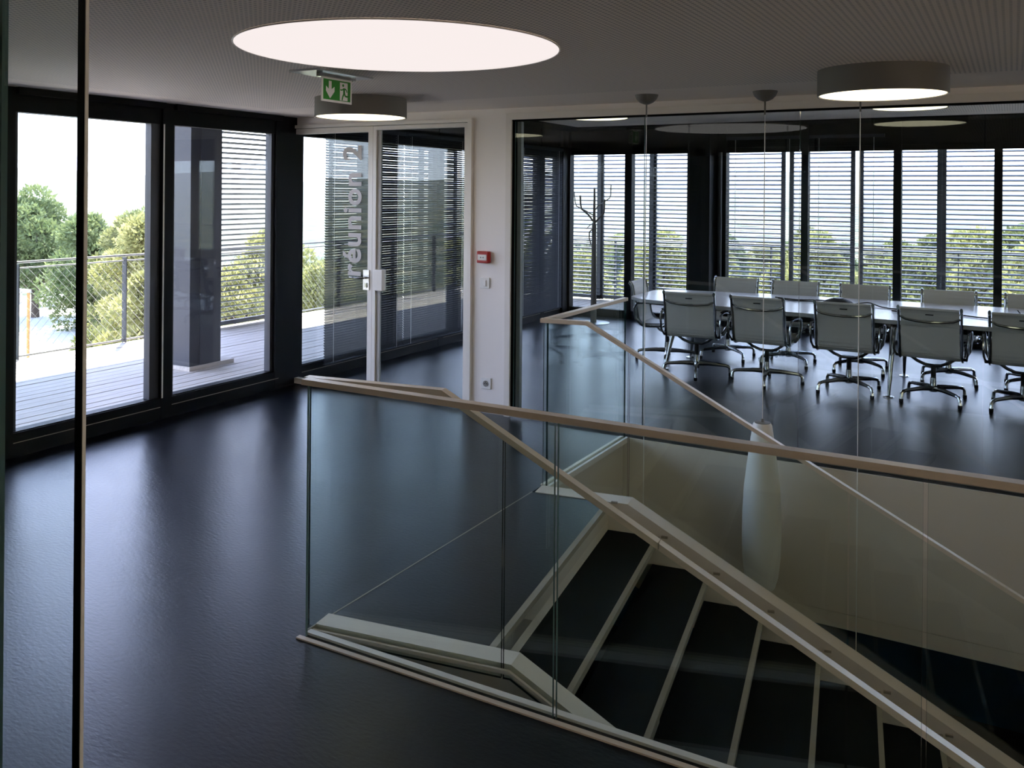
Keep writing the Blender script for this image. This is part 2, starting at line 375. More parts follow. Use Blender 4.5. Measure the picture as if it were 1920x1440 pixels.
# ------------------------------------------------------------------ back facade of the meeting room
xm = [(-5.70, -5.58), (-4.734, -4.631), (-3.73, -3.31), (-2.341, -2.256), (-1.262, -1.173), (-0.193, -0.107), (0.90, 0.99), (1.98, 2.07), (3.06, 3.15), (4.9, 5.0)]
blabs = ['back window of the meeting room behind the coat stand', 'back window left of the black column', 'back window right of the black column with an inner blind',
         'back window with inner blind left of the fourth mullion', 'back window behind the third and fourth near chairs', 'back window at the right edge of the picture']
for k in range(len(xm) - 1):
    x0, x1 = xm[k][1], xm[k + 1][0]
    wi[0] += 1; o = ((x0 + x1) / 2, YB, 0)
    t = thing('window_%d' % wi[0], o, blabs[k] if k < len(blabs) else 'back window outside the picture, bay %s' % 'abcdefghij'[k], 'window', kind='structure')
    part('sill_frame', MB(o).box(x0, x1, YB - .02, YB + .08, 0, 0.11), MT['black'], t)
    b = MB(o); b.box(x0, x1, YB, YB + .08, 2.30, 2.80); b.box(x0, x1, YB - .03, YB, 2.365, 2.38); part('head_frame', b, MT['black'], t)
    part('pane', MB(o).box(x0 - .01, x1 + .01, YB + .035, YB + .045, 0.10, 2.31), MT['wglass'], t)
t = thing('trim_5', (0, YB, 0), 'black mullions of the back glass facade', 'mullion', kind='structure')
for a, c in xm:
    if c - a > .3: continue
    part('mullion', MB((0, YB, 0)).box(a, c, YB - .04, YB + .09, 0, 2.8), MT['black'], t)
o = (-3.55, YB - .2, 0)
t = thing('interior_column', o, 'wide black column standing between the back windows', 'column', kind='structure')
part('shaft', MB(o).box(-3.72, -3.42, YB - .38, YB + .1, 0, CC + .14), MT['black'], t)
part('cladding', MB(o).box(-3.74, -3.30, YB - .05, YB + .11, 0, 2.8), MT['black'], t)
part('pipe', MB(o).tube([(-3.36, YB - .12, 0), (-3.36, YB - .12, 2.3)], .028, 12), MT['slate'], t, True)

# ------------------------------------------------------------------ glass door, side light and glass partition
def frame_rect(b, x0, x1, z0, z1, w, y0, y1):
    b.box(x0, x0 + w, y0, y1, z0, z1); b.box(x1 - w, x1, y0, y1, z0, z1)
    b.box(x0 + w, x1 - w, y0, y1, z0, z0 + w); b.box(x0 + w, x1 - w, y0, y1, z1 - w, z1)
b = MB(); b.box(-5.775, -5.735, YD - .03, YD + .09, 0, 2.34); b.box(-3.81, -3.77, YD - .03, YD + .09, 0, 2.34); b.box(-5.735, -3.81, YD - .03, YD + .09, 2.312, 2.34)
tag(part('trim_6', b, MT['wmetal']), 'white metal frame around the glass door and its side pane', 'door frame', kind='structure')
o = (-5.25, YD, 0)
t = thing('door_1', o, 'white framed glass door lettered for meeting room two', 'door', kind='structure')
b = MB(o); frame_rect(b, -5.73, -4.775, 0.012, 2.308, 0.048, YD - .012, YD + .04); part('leaf_frame', b, MT['wmetal'], t)
part('pane', MB(o).box(-5.69, -4.815, YD + .008, YD + .018, 0.05, 2.27), MT['pglass'], t)
part('lock_plate', MB(o).box(-4.862, -4.798, YD - .022, YD + .008, 0.905, 1.075), MT['steel'], t)
h = part('handle', MB(o).tube([(-4.826, YD - .02, 1.01), (-4.826, YD - .065, 1.01), (-4.84, YD - .072, 1.01), (-4.97, YD - .072, 1.012)], .009, 10), MT['chrome'], t, True)
part('keyhole', MB(o).box(-4.836, -4.818, YD - .030, YD - .022, 0.925, 0.965), MT['chrome'], t)
fc = bpy.data.curves.new('lettering', 'FONT'); fc.body = 'r\u00e9union 2'; fc.size = 0.285; fc.offset = 0.0065; fc.extrude = 0.0008; fc.align_x = 'LEFT'; fc.space_character = 1.08
fo = bpy.data.objects.new('lettering', fc); COL.objects.link(fo); fc.materials.append(MT['letter'])
fo.parent = t
fo.matrix_local = Matrix(((0, -1, 0, -4.916 - o[0]), (0, 0, -1, 0.006), (1, 0, 0, 1.005), (0, 0, 0, 1)))
fo['label'] = 'pale frosted lettering reading upwards on the glass'
dg = bpy.context.evaluated_depsgraph_get(); bpy.context.view_layer.update()
fo.scale = (1.13 / max(fo.dimensions.x, .01), 1.0, 1.0)
o = (-4.28, YD, 0)
t = thing('door_2', o, 'fixed white framed glass side pane next to the lettered door', 'door', kind='structure')
b = MB(o); frame_rect(b, -4.772, -3.813, 0.012, 2.308, 0.034, YD - .012, YD + .04); part('leaf_frame', b, MT['wmetal'], t)
part('pane', MB(o).box(-4.745, -3.84, YD + .008, YD + .018, 0.04, 2.28), MT['pglass'], t)
part('seal_strip', MB(o).box(-4.738, -4.70, YD + .004, YD + .022, 0.045, 2.27), pbr('frosted_seal', (0.45, 0.44, 0.42), 0.5), t)
part('strike_box', MB(o).box(-4.745, -4.655, YD - .026, YD + .03, 0.905, 1.085), MT['wmetal'], t, bevel=.004)
# glass partition
o = (-1.0, YD, 0)
t = thing('wall_partition', o, 'frameless glass partition between stair hall and meeting room', 'glass partition', kind='structure')
b = MB(o); b.box(-3.46, -3.412, YD - .02, YD + .09, 0, 2.37); part('side_frame', b, MT['wmetal'], t)
part('head_frame', MB(o).box(-3.412, XR, YD - .02, YD + .09, 2.318, 2.37), MT['wmetal'], t)
part('head_gasket', MB(o).box(-3.412, XR, YD - .004, YD + .05, 2.306, 2.318), MT['dark'], t)
part('side_gasket', MB(o).box(-3.412, -3.394, YD + .0, YD + .05, 0, 2.306), MT['dark'], t)
part('inner_stop', MB(o).box(-3.394, -3.36, YD + .05, YD + .09, 0, 2.306), pbr('grey_green_stop', (0.30, 0.32, 0.31), 0.4), t)
part('base_channel', MB(o).box(-3.412, XR, YD - .01, YD + .04, 0, 0.022), MT['steel'], t)
xj = [-3.394, -2.322, -1.232, -0.151, 0.93, 2.01, 3.09, 4.17, 5.0]
for k in range(len(xj) - 1):
    b = MB(o); b.prism([(xj[k] + .002, YD + .008, .02), (xj[k + 1] - .002, YD + .008, .02), (xj[k + 1] - .002, YD + .008, 2.31), (xj[k] + .002, YD + .008, 2.31)], (0, .012, 0), 0, 1)
    part('pane', b, [MT['pglass'], MT['edge_lit']], t)

# ------------------------------------------------------------------ stair
TH = R(8.5)
S = Vector((math.cos(TH), math.sin(TH), 0)); N = Vector((-math.sin(TH), math.cos(TH), 0))
def sn(s, nn, z): return S * s + N * nn + Vector((0, 0, z))
G, RI, S0 = 0.285, 0.155, -1.275
NI, NO, FI, FO = 3.172, 3.076, 4.906, 5.032
o = sn(S0, 4.0, 0)
t = thing('staircase', o, 'black stair with pale edge strips and off white side beams going down', 'staircase')
# landing
def hit_x(nn, x):   # s where line n=nn crosses x
    return (x + math.sin(TH) * nn) / math.cos(TH)
poly = [sn(hit_x(NI, HX), NI, 0), sn(S0, NI, 0), sn(S0, FI, 0), sn(hit_x(FI, HX), FI, 0)]
part('landing', MB(o).prism([p - Vector((0, 0, .10)) for p in poly], (0, 0, .10)), MT['floor'], t)
b = MB(o); b.obb(sn(S0, NI, -.026), S * .012, N * (FI - NI), (0, 0, .028)); b.obb(sn(S0 - .016, NI, 0.0005), S * .028, N * (FI - NI), (0, 0, .002)); part('landing_nosing', b, MT['nosing'], t)
part('landing_riser', MB(o).obb(sn(S0 - .02, NI, -.175), S * .02, N * (FI - NI), (0, 0, .149)), MT['kerb'], t)
tm = MB(); tm.obb(S * (-G - .03), S * (G + .03), N * (FI - NI), (0, 0, -.045)); tme = tm.mesh('tread', MT['tread'])
nm = MB(); nm.obb((0, 0, -.028), S * .008, N * (FI - NI), (0, 0, .030)); nm.obb(S * -.016 + Vector((0, 0, .0005)), S * .018, N * (FI - NI), (0, 0, .002)); nme = nm.mesh('nosing', MT['nosing'])
for i in range(1, 19):
    p = sn(S0 + G * i, NI, -RI * i)
    tr = link('tread', tme, t); tr.location = p - o
    ns = link('nosing', nme, tr)
SB = -1.163; SL = 0.5439
def zk(s): return 0.004 if s < SB else 0.004 - SL * (s - SB)
def stringer(n0, n1, sa, name, d):
    se = 4.25
    poly = [(sa, 0.004), (SB, 0.004), (se, zk(se)), (se, zk(se) - d), (SB - .12, -d), (sa, -d)]
    b = MB(o); b.prism([sn(s, n0, z) for s, z in poly], N * (n1 - n0)); return part(name, b, MT['kerb'], t)
stringer(NO, NI, hit_x(NO, HX), 'side_beam', .85); stringer(FI, FO, hit_x(FI, HX) + .02, 'side_beam', .36)
bkm = MB().obb((0, 0, 0), S * .035, N * .012, (0, 0, .012)).mesh('bracket', MT['nosing'])
for i in range(0, 12):
    bk = link('bracket', bkm, t); bk.location = sn(S0 + G * i + .02, FI - .012, -RI * i) - o

SR, SLR = -1.444, 0.5495
def zr(s): return 0.975 if s < SR else 0.975 - SLR * (s - SR)
def rail_poly(b, pts, w, h):
    """flat bar along 3d points, horizontal width w, height h, top at pts"""
    P = [Vector(p) for p in pts]
    rows = []
    for i, p in enumerate(P):
        d = (P[min(i + 1, len(P) - 1)] - P[max(i - 1, 0)]); d.z = 0; d.normalize()
        q = Vector((-d.y, d.x, 0)) * w / 2
        rows.append([p - q, p + q, p + q - Vector((0, 0, h)), p - q - Vector((0, 0, h))])
    vs = [v for r in rows for v in r]; fs = []
    for i in range(len(rows) - 1):
        for k in range(4): fs.append((i * 4 + k, i * 4 + (k + 1) % 4, i * 4 + 4 + (k + 1) % 4, i * 4 + 4 + k))
    fs += [(3, 2, 1, 0), tuple(range(len(rows) * 4 - 4, len(rows) * 4))]
    b.add(vs, fs)
def stair_guard(nn, s0, joints, label, out):
    o = sn(s0, nn, 0)
    t = thing('stair_balustrade', o, label, 'balustrade')
    js = [s0 + .01] + joints
    for k in range(len(js) - 1):
        a, c = js[k] + .004, js[k + 1] - .004
        bot = [(a, zk(a) - .05), (c, zk(c) - .05)]
        if a < SB < c: bot.insert(1, (SB, zk(SB) - .05))
        top = [(c, zr(c)), (a, zr(a))]
        if a < SR < c: top.insert(1, (SR, zr(SR)))
        b = MB(o); b.prism([sn(s, nn - .006, z) for s, z in bot + top], N * .012, 0, 1)
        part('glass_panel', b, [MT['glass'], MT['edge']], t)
    zt = 0.026
    b = MB(o); pts = [sn(s, nn, zr(s) + zt) for s in (s0 - .005, SR, -0.615)]; rail_poly(b, pts, .040, .024); part('handrail', b, MT['cream'], t)
    b = MB(o); pts = [sn(s, nn, zr(s) + zt) for s in (-0.612, 4.2)]; rail_poly(b, pts, .040, .024); part('handrail', b, MT['cream'], t)
    b = MB(o); pts = [sn(s, nn + out * .012, zk(s) - .012) for s in (s0, SB, 4.2)]; rail_poly(b, pts, .012, .014); part('glazing_bead', b, MT['kerb'], t)
    return t
stair_guard(NO - .008, -2.049, [-1.194, -0.004, 1.186, 2.376, 3.566, 4.2], 'stair balustrade of glass with cream handrail on the near side beam', -1)
stair_guard(FO - .004, -1.722, [-1.190, -0.002, 1.188, 2.378, 3.568, 4.2], 'stair balustrade of glass with cream handrail on the far side beam', 1)

# long guard rail along the void
GY = 2.655
o = (-2.41, GY, 0)
t = thing('glass_guard', o, 'long level glass guard with cream rail in front of the stair', 'guard rail')
gj = [-2.412, -1.317, -0.201, 0.91, 2.02, 3.13, 4.6]
for k in range(len(gj) - 1):
    b = MB(o); a, c = gj[k] + .006, gj[k + 1] - .006
    b.prism([(a, GY - .006, -.04), (c, GY - .006, -.04), (c, GY - .006, .992), (a, GY - .006, .992)], (0, .012, 0), 0, 1)
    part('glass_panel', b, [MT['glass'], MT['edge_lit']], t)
b = MB(o); rail_poly(b, [(-2.425, GY, 1.012), (4.6, GY, 1.012)], .042, .022); part('handrail', b, MT['cream'], t)
part('floor_trim', MB(o).box(-2.43, 4.6, GY - .034, GY - .012, 0, .006), MT['cream'], t)
part('base_channel', MB(o).box(-2.42, 4.6, GY + .012, GY + .040, -.02, .010), MT['wmetal'], t)
# short guard on the far side
o = (HX + .01, 5.35, 0); GX = HX + .020
t = thing('glass_guard', o, 'short glass guard with cream rail between far stair beam and partition', 'guard rail')
b = MB(o); b.prism([(GX - .006, 4.745, -.04), (GX - .006, 5.965, -.04), (GX - .006, 5.965, .985), (GX - .006, 4.745, .985)], (.012, 0, 0), 0, 1)
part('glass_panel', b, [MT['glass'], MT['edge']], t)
b = MB(o); rail_poly(b, [(GX, 4.72, 1.004), (GX, 5.968, 1.004)], .040, .022); part('handrail', b, MT['cream'], t)
part('floor_trim', MB(o).box(GX - .034, GX - .012, 4.73, 5.97, 0, .006), MT['cream'], t)
part('base_channel', MB(o).box(GX + .012, GX + .03, 4.73, 5.97, -.03, .006), MT['wmetal'], t)

# ------------------------------------------------------------------ glass screen close on the left
GD = 1.39
o = (-2.2, GD, 0)
t = thing('glass_screen', o, 'tall glass screen with dark green edge close to the viewer on the left', 'glass screen')
for a, c in ((-2.335, -2.018), (-3.50, -2.345)):
    b = MB(o); b.prism([(a, GD, 0.01), (c, GD, 0.01), (c, GD, CE - .005), (a, GD, CE - .005)], (0, .010, 0), 0, 1)
    part('glass_panel', b, [MT['glass'], MT['edge']], t)
part('edge_profile', MB(o).box(-2.018, -1.990, GD - .002, GD + .006, 0, CE), pbr('black_green_glass_edge', (.004, .010, .009), .3), t)
part('pale_strip', MB(o).box(-1.990, -1.987, GD - .002, GD + .007, 0, CE), MT['wmetal'], t)
part('joint_strip', MB(o).box(-2.346, -2.334, GD - .003, GD + .014, 0, CE), MT['edge_lit'], t)

# ------------------------------------------------------------------ ceiling lights
def drum(x, y, zc, h, r, label):
    o = (x, y, zc)
    t = thing('ceiling_lamp', o, label, 'lamp', 'round drum ceiling lamps')
    b = MB(); b.lathe([(r - .012, -h + .012), (r - .008, -h), (r, -h), (r, 0)], 64); 
    part('body', b, MT['drum'], t, True)
    part('diffuser', MB().lathe([(r - .013, -h + .004), (r - .013, -h + .010)], 64), MT['lamp'], t)
drum(-4.06, 5.00, CE, .135, .325, 'lit round drum lamp on the hall ceiling above the glass door')
drum(-0.605, 5.02, CE, .135, .322, 'lit round drum lamp on the hall ceiling at the right, above the stair')
drum(-3.83, 8.64, CC, .12, .32, 'lit round lamp inside the meeting room near the white pier')
drum(-0.82, 8.74, CC, .12, .32, 'lit round lamp inside the meeting room at the right')
o = (-2.475, 3.325, CE)
t = thing('round_skylight', o, 'large luminous white disc set flush in the hall ceiling', 'skylight')
part('rim', MB().tube([(.739 * math.cos(k * math.pi / 48), .739 * math.sin(k * math.pi / 48), -.0045) for k in range(96)], .0035, 6, closed=True), MT['white'], t, True)
part('luminous_panel', MB().lathe([(.735, -.005), (.735, -.002)], 96), MT['sky_disc'], t)

# exit sign, lying along y, facing +x
SX = -3.29
o = (SX, 3.83, CE)
t = thing('exit_sign', o, 'green and white emergency exit sign with down arrow and running figure', 'exit sign')
part('ceiling_plate', MB(o).box(SX - .17, SX + .05, 3.64, 4.10, CE - .010, CE), MT['steel'], t)
part('light_bar', MB(o).box(SX - .025, SX + .02, 3.70, 3.98, CE - .034, CE - .010), MT['chrome'], t)
pn = part('panel', MB(o).box(SX - .006, SX, 3.715, 3.968, 2.243, CE - .034), MT['signwhite'], t)
FXs = SX + .0006
def decal(name, poly, mat, dx):
    b = MB(o); b.prism([(SX + dx, y, z) for y, z in poly], (.0006, 0, 0)); return part(name, b, mat, pn)
y0, z0, W, Hh = 3.728, 2.255, 0.227, 0.112
def q(u, v): return (y0 + u * W, z0 + v * Hh)
decal('green_field', [q(0, 0), q(1, 0), q(1, 1), q(0, 1)], MT['green'], .0002)
decal('down_arrow', [q(.19, .92), q(.29, .92), q(.29, .52), q(.40, .66), q(.40, .42), q(.24, .06), q(.09, .42), q(.09, .66), q(.19, .52)], MT['signwhite'], .0012)
decal('doorway', [q(.60, .03), q(.89, .03), q(.89, .93), q(.60, .93)], MT['signwhite'], .0012)
def stroke(pts, w):
    out = []
    for i in range(len(pts) - 1):
        (a, b1), (c, d) = pts[i], pts[i + 1]; L = math.hypot(c - a, (d - b1) * .5) or 1
        nx, ny = -(d - b1) * .5 / L * w, (c - a) / L * w * 2
        out.append([q(a + nx, b1 + ny), q(c + nx, d + ny), q(c - nx, d - ny), q(a - nx, b1 - ny)])
    return out
b = MB(o)
for pl in ([q(.715 + .035 * math.cos(k * math.pi / 6), .79 + .07 * math.sin(k * math.pi / 6)) for k in range(12)],):
    b.prism([(SX + .0022, y, z) for y, z in pl], (.0006, 0, 0))
for pts, w in ((((.75, .66), (.755, .38)), .035), (((.75, .62), (.66, .55), (.61, .56)), .016), (((.77, .64), (.84, .58), (.86, .46)), .016),
               (((.755, .40), (.70, .22), (.68, .05)), .022), (((.765, .40), (.80, .26), (.92, .25)), .022)):
    for pl in stroke(pts, w): b.prism([(SX + .0022, y, z) for y, z in pl], (.0006, 0, 0))
part('running_figure', b, MT['green'], pn)

# pendants in the void
def pendant(x, y, ztop, label):
    o = (x, y, CE)
    t = thing('pendant_lamp', o, label, 'pendant lamp', 'pendant lamps hanging in the stair void')
    part('canopy', MB().lathe([(.078, 0), (.076, -.010), (.066, -.032), (.045, -.052), (.022, -.062), (.008, -.066)], 32), MT['drum'], t, True)
    part('cord_grip', MB().lathe([(.0055, -.05), (.0055, -.15)], 12), MT['drum'], t)
    part('cord', MB().lathe([(.0028, -.05), (.0028, ztop - CE)], 8), MT['plastic'], t)
    z = ztop - CE
    part('cap', MB().lathe([(.008, z + .02), (.010, z), (.050, z - .004), (.052, z - .012)], 32), MT['drum'], t, True)
    part('shade', MB().lathe([(.052, z - .006), (.060, z - .02), (.072, z - .10), (.092, z - .25), (.112, z - .42), (.120, z - .58), (.122, z - .72), (.118, z - .86), (.105, z - .98), (.085, z - 1.05), (.06, z - 1.06)], 48), MT['shade'], t, True)
pendant(-2.14, 5.62, -0.95, 'pendant lamp on the leftmost of the three ceiling cords')
pendant(-1.385, 5.74, 0.30, 'tall white bottle shaped pendant lamp beside the far balustrade')
pendant(-0.815, 5.76, -1.30, 'pendant lamp on the rightmost of the three ceiling cords')

# ------------------------------------------------------------------ wall fittings
o = (-3.65, YD, 1.235)
t = thing('fire_alarm_point', o, 'small red fire alarm call point on the white pier', 'fire alarm')
part('body', MB(o).box(-3.705, -3.597, YD - .045, YD, 1.190, 1.283), MT['red'], t, bevel=.008)
w = part('button_plate', MB(o).box(-3.692, -3.612, YD - .050, YD - .044, 1.213, 1.258), MT['signwhite'], t)
b = MB(o)
for dx in (-.016, .016): b.prism([(-3.652 + dx - .012 * (1 if dx > 0 else -1), YD - .0512, 1.235), (-3.652 + dx, YD - .0512, 1.241), (-3.652 + dx, YD - .0512, 1.229)], (0, .001, 0))
b.lathe([(.004, 0), (.004, .001)], 10, (-3.652, YD - .051, 1.2345))
part('arrow_marks', b, MT['rubber'], w)
o = (-3.647, YD, 1.03)
t = thing('light_switch', o, 'white square light switch below the red alarm', 'light switch')
part('plate', MB(o).box(-3.690, -3.604, YD - .012, YD, .988, 1.073), MT['plastic'], t, bevel=.004)
part('rocker', MB(o).box(-3.660, -3.632, YD - .020, YD - .011, 1.006, 1.054), MT['plastic'], t, bevel=.004)
o = (-3.63, YD, .235)
t = thing('power_socket', o, 'white square wall socket low on the white pier', 'power socket')
part('plate', MB(o).box(-3.675, -3.585, YD - .012, YD, .192, .278), MT['plastic'], t, bevel=.004)
b = MB(); b.lathe([(.024, 0), (.024, .003)], 24); cw = part('well', b, pbr('grey_socket_well', (.30, .29, .27), .5), t)
cw.rotation_euler = (R(90), 0, 0); cw.location = (0.0, -.0125, 0)
b = MB(); b.lathe([(.004, 0), (.004, .006)], 8, (-.008, 0, 0)); b.lathe([(.004, 0), (.004, .006)], 8, (.008, 0, 0)); b.lathe([(.003, 0), (.003, .008)], 8, (0, .012, 0))
pp = part('contacts', b, MT['rubber'], cw)

# ------------------------------------------------------------------ blinds
def slat_mesh(L, d, th, tilt, axis):
    b = MB(); c, s = math.cos(tilt), math.sin(tilt)
    a = Vector((d * c, 0, d * s)) if axis == 'y' else Vector((0, d * c, d * s))
    nn = Vector((-th * s, 0, th * c)) if axis == 'y' else Vector((0, -th * s, th * c))
    lv = Vector((0, L, 0)) if axis == 'y' else Vector((L, 0, 0))
    b.obb(-a / 2 - lv / 2, a, lv, nn); return b
def blind(o, L, z0, z1, pitch, d, tilt, axis, label, group, mat, name='venetian_blind'):
    t = thing(name, o, label, 'blind', group)
    me = slat_mesh(L, d, .0012, tilt, axis).mesh('slat', mat)
    nsl = int((z1 - z0) / pitch)
    for k in range(nsl):
        sl = link('slat', me, t); sl.location = (0, 0, z1 - (k + .5) * pitch)
    lx = (L * .5 - .12)
    for u in (-lx, lx):
        p = (0, u, 0) if axis == 'y' else (u, 0, 0)
        b = MB()
        for e in (-d * .45, d * .45):
            w = (e, 0, 0) if axis == 'y' else (0, e, 0)
            b.box(p[0] + w[0] - .0012, p[0] + w[0] + .0012, p[1] + w[1] - .0012, p[1] + w[1] + .0012, z0, z1)
        part('ladder_cord', b, MT['plastic'], t)
    hd = (.02, L / 2) if axis == 'y' else (L / 2, .02)
    part('head_rail', MB().box(-hd[0], hd[0], -hd[1], hd[1], z1, z1 + .04), MT['slat'], t)
    part('bottom_rail', MB().box(-hd[0] * .6, hd[0] * .6, -hd[1], hd[1], z0 - .012, z0), MT['slat'], t)
    return t
ords = ['nearest', 'second', 'third', 'farthest']
for k, (a, c) in enumerate(((6.39, 7.62), (7.63, 8.87), (8.88, 10.12), (10.13, 11.40))):
    blind((XL + .055, (a + c) / 2, 0), c - a, .13, 2.34, .0245, .025, R(-52), 'y', ords[k] + ' lowered slat blind on the side windows of the meeting room', 'side window blinds', MT['slat'])
for k, (a, c) in enumerate(((-3.29, -2.36), (-2.24, -1.36))):
    blind(((a + c) / 2, YB - .075, 0), c - a, .9, 2.46, .030, .025, R(4), 'x', ['lowered slat blind on the back window right of the column', 'lowered slat blind on the back window behind the second far chair'][k], 'back window blinds', MT['slat'])

# ------------------------------------------------------------------ meeting table
o = (-0.3, 8.87, 0)
t = thing('conference_table', o, 'long white boat shaped conference table in the meeting room', 'table')
ZT = 0.70
def half(x): return max(.30, .755 - .028 * (x + .3) ** 2)
xs = [-3.40 + i * (6.2 / 40) for i in range(41)]
near, far = [], []
for x in xs:
    e = min(x + 3.40, 2.80 - x); h = half(x)
    if e < .25: h = h - .16 * (1 - math.sqrt(max(0, 1 - (1 - e / .25) ** 2)))
    near.append((x, 8.87 - h, 0)); far.append((x, 8.87 + h, 0))
outl = near + far[::-1]
b = MB(o); b.prism([(x, y, ZT - .034) for x, y, z in outl], (0, 0, .034), 0, 1); part('table_top', b, [MT['table'], MT['tedge']], t)
part('cable_tray', MB(o).box(-2.5, 2.0, 8.72, 9.02, .54, .60), MT['dark'], t)
part('under_frame', MB(o).box(-2.7, 2.2, 8.55, 8.60, .61, .664).box(-2.7, 2.2, 9.14, 9.19, .61, .664), MT['chrome'], t)
for fx_, fy_, tx, ty in ((-3.02, 8.50, -2.90, 8.62), (-3.0, 9.25, -2.88, 9.12), (-0.93, 8.345, -0.90, 8.46), (-0.91, 9.40, -0.89, 9.27), (1.2, 8.36, 1.17, 8.47), (1.2, 9.39, 1.17, 9.27)):
    lg = part('leg', MB(o).tube([(fx_, fy_, .012), (fx_ + (tx - fx_) * .35, fy_ + (ty - fy_) * .35, .25), (tx, ty, .664)], [.012, .021, .033], 14), MT['chrome'], t, True)
    part('foot', MB(o).lathe([(.048, 0), (.046, .006), (.012, .014)], 24, (fx_, fy_, 0)), MT['chrome'], lg, True)
# things on the table
def cable(pts, r, label):
    P = [Vector(p) for p in pts]; out = []
    for i in range(len(P) - 1):
        p0, p1, p2, p3 = P[max(i - 1, 0)], P[i], P[i + 1], P[min(i + 2, len(P) - 1)]
        for k in range(8):
            u = k / 8; out.append(.5 * ((2 * p1) + (p2 - p0) * u + (2 * p0 - 5 * p1 + 4 * p2 - p3) * u * u + (3 * p1 - p0 - 3 * p2 + p3) * u ** 3))
    out.append(P[-1])
    b = MB(); b.tube(out, r, 6); return tag(part('cable', b, MT['rubber'], None, True), label, 'cable', 'black cables on the table')
zc = ZT + .0085
cable([(-2.05, 9.12, zc), (-1.9, 9.0, zc), (-1.7, 9.02, zc), (-1.62, 8.88, zc), (-1.45, 8.95, zc)], .006, 'black cable on the table left of the dark rounded device')
cable([(-2.1, 9.2, zc), (-1.88, 9.1, zc), (-1.66, 9.18, zc), (-1.5, 9.08, zc)], .006, 'black cable on the table nearest the second far chair')
cable([(-1.35, 8.92, zc), (-1.2, 9.05, zc + .02), (-1.05, 8.92, zc), (-.85, 8.84, zc), (-.72, 8.88, zc)], .006, 'black cable with a plug on the table between third and fourth near chairs')
cable([(-.95, 8.7, zc), (-.7, 8.62, zc), (-.45, 8.72, zc), (-.15, 8.62, zc), (.2, 8.72, zc), (.5, 8.66, zc)], .006, 'long black cable on the table behind the fourth near chair')
o = (-1.42, 8.75, ZT)
t = thing('speakerphone', o, 'dark rounded device on the table behind the third near chair', 'speakerphone')
part('dome', MB().lathe([(.155, 0), (.150, .03), (.12, .06), (.07, .08), (.02, .086)], 32), MT['rubber'], t, True)
part('keypad_ring', MB().lathe([(.045, .082), (.045, .090), (.03, .092)], 24), MT['slate'], t, True)
o = (0.06, 8.85, ZT)
t = thing('table_microphone', o, 'small black microphone on the table at the right edge of the picture', 'microphone')
part('base', MB().lathe([(.04, 0), (.035, .015), (.01, .02)], 20), MT['rubber'], t, True)
part('stem', MB().tube([(0, 0, .015), (0, .01, .04), (-.02, .02, .065)], .005, 8), MT['rubber'], t, True)

# ------------------------------------------------------------------ chairs
def chair_profile():
    pts = [(.235, .425), (.215, .432), (.10, .408), (-.05, .392), (-.16, .388), (-.215, .402), (-.245, .44), (-.262, .50), (-.278, .60), (-.296, .70), (-.312, .775), (-.326, .808), (-.345, .818), (-.356, .806)]
    P = [Vector((0, y, z)) for y, z in pts]; out = []
    for i in range(len(P) - 1):
        p0, p1, p2, p3 = P[max(i - 1, 0)], P[i], P[i + 1], P[min(i + 2, len(P) - 1)]
        for k in range(6):
            u = k / 6; out.append(.5 * ((2 * p1) + (p2 - p0) * u + (2 * p0 - 5 * p1 + 4 * p2 - p3) * u * u + (3 * p1 - p0 - 3 * p2 + p3) * u ** 3))
    out.append(P[-1]); return out
PROF = chair_profile()
def sling(i0, i1):
    b = MB(); w = .222; L = 0; rows = []
    for i in range(i0, i1 + 1):
        p = PROF[i]; tn = (PROF[min(i + 1, len(PROF) - 1)] - PROF[max(i - 1, 0)]).normalized(); nn = Vector((0, tn.z, -tn.y)) * -1
        if i > i0: L += (PROF[i] - PROF[i - 1]).length
        rib = .0035 * abs(math.sin(L / .036 * math.pi)) ** .5
        rows.append((p, nn, rib))
    vs, fs = [], []
    for p, nn, rib in rows:
        for sgn in (1, -1):
            q_ = p + nn * sgn * (.005 + rib)
            vs += [q_ + Vector((-w, 0, 0)), q_ + Vector((w, 0, 0))]
    for i in range(len(rows) - 1):
        a = i * 4; c = a + 4
        fs += [(a, a + 1, c + 1, c), (a + 2, c + 2, c + 3, a + 3), (a, c, c + 2, a + 2), (a + 1, a + 3, c + 3, c + 1)]
    e = (len(rows) - 1) * 4
    fs += [(0, 2, 3, 1), (e, e + 1, e + 3, e + 2)]
    b.add(vs, fs); return b
def side_bar(x):
    b = MB(); pts = [p + Vector((x, 0, 0)) for p in PROF[4:-6]]
    b.tube(pts, .021, 8, flat=.6); return b
CH = 'aluminium framed swivel chairs around the table'
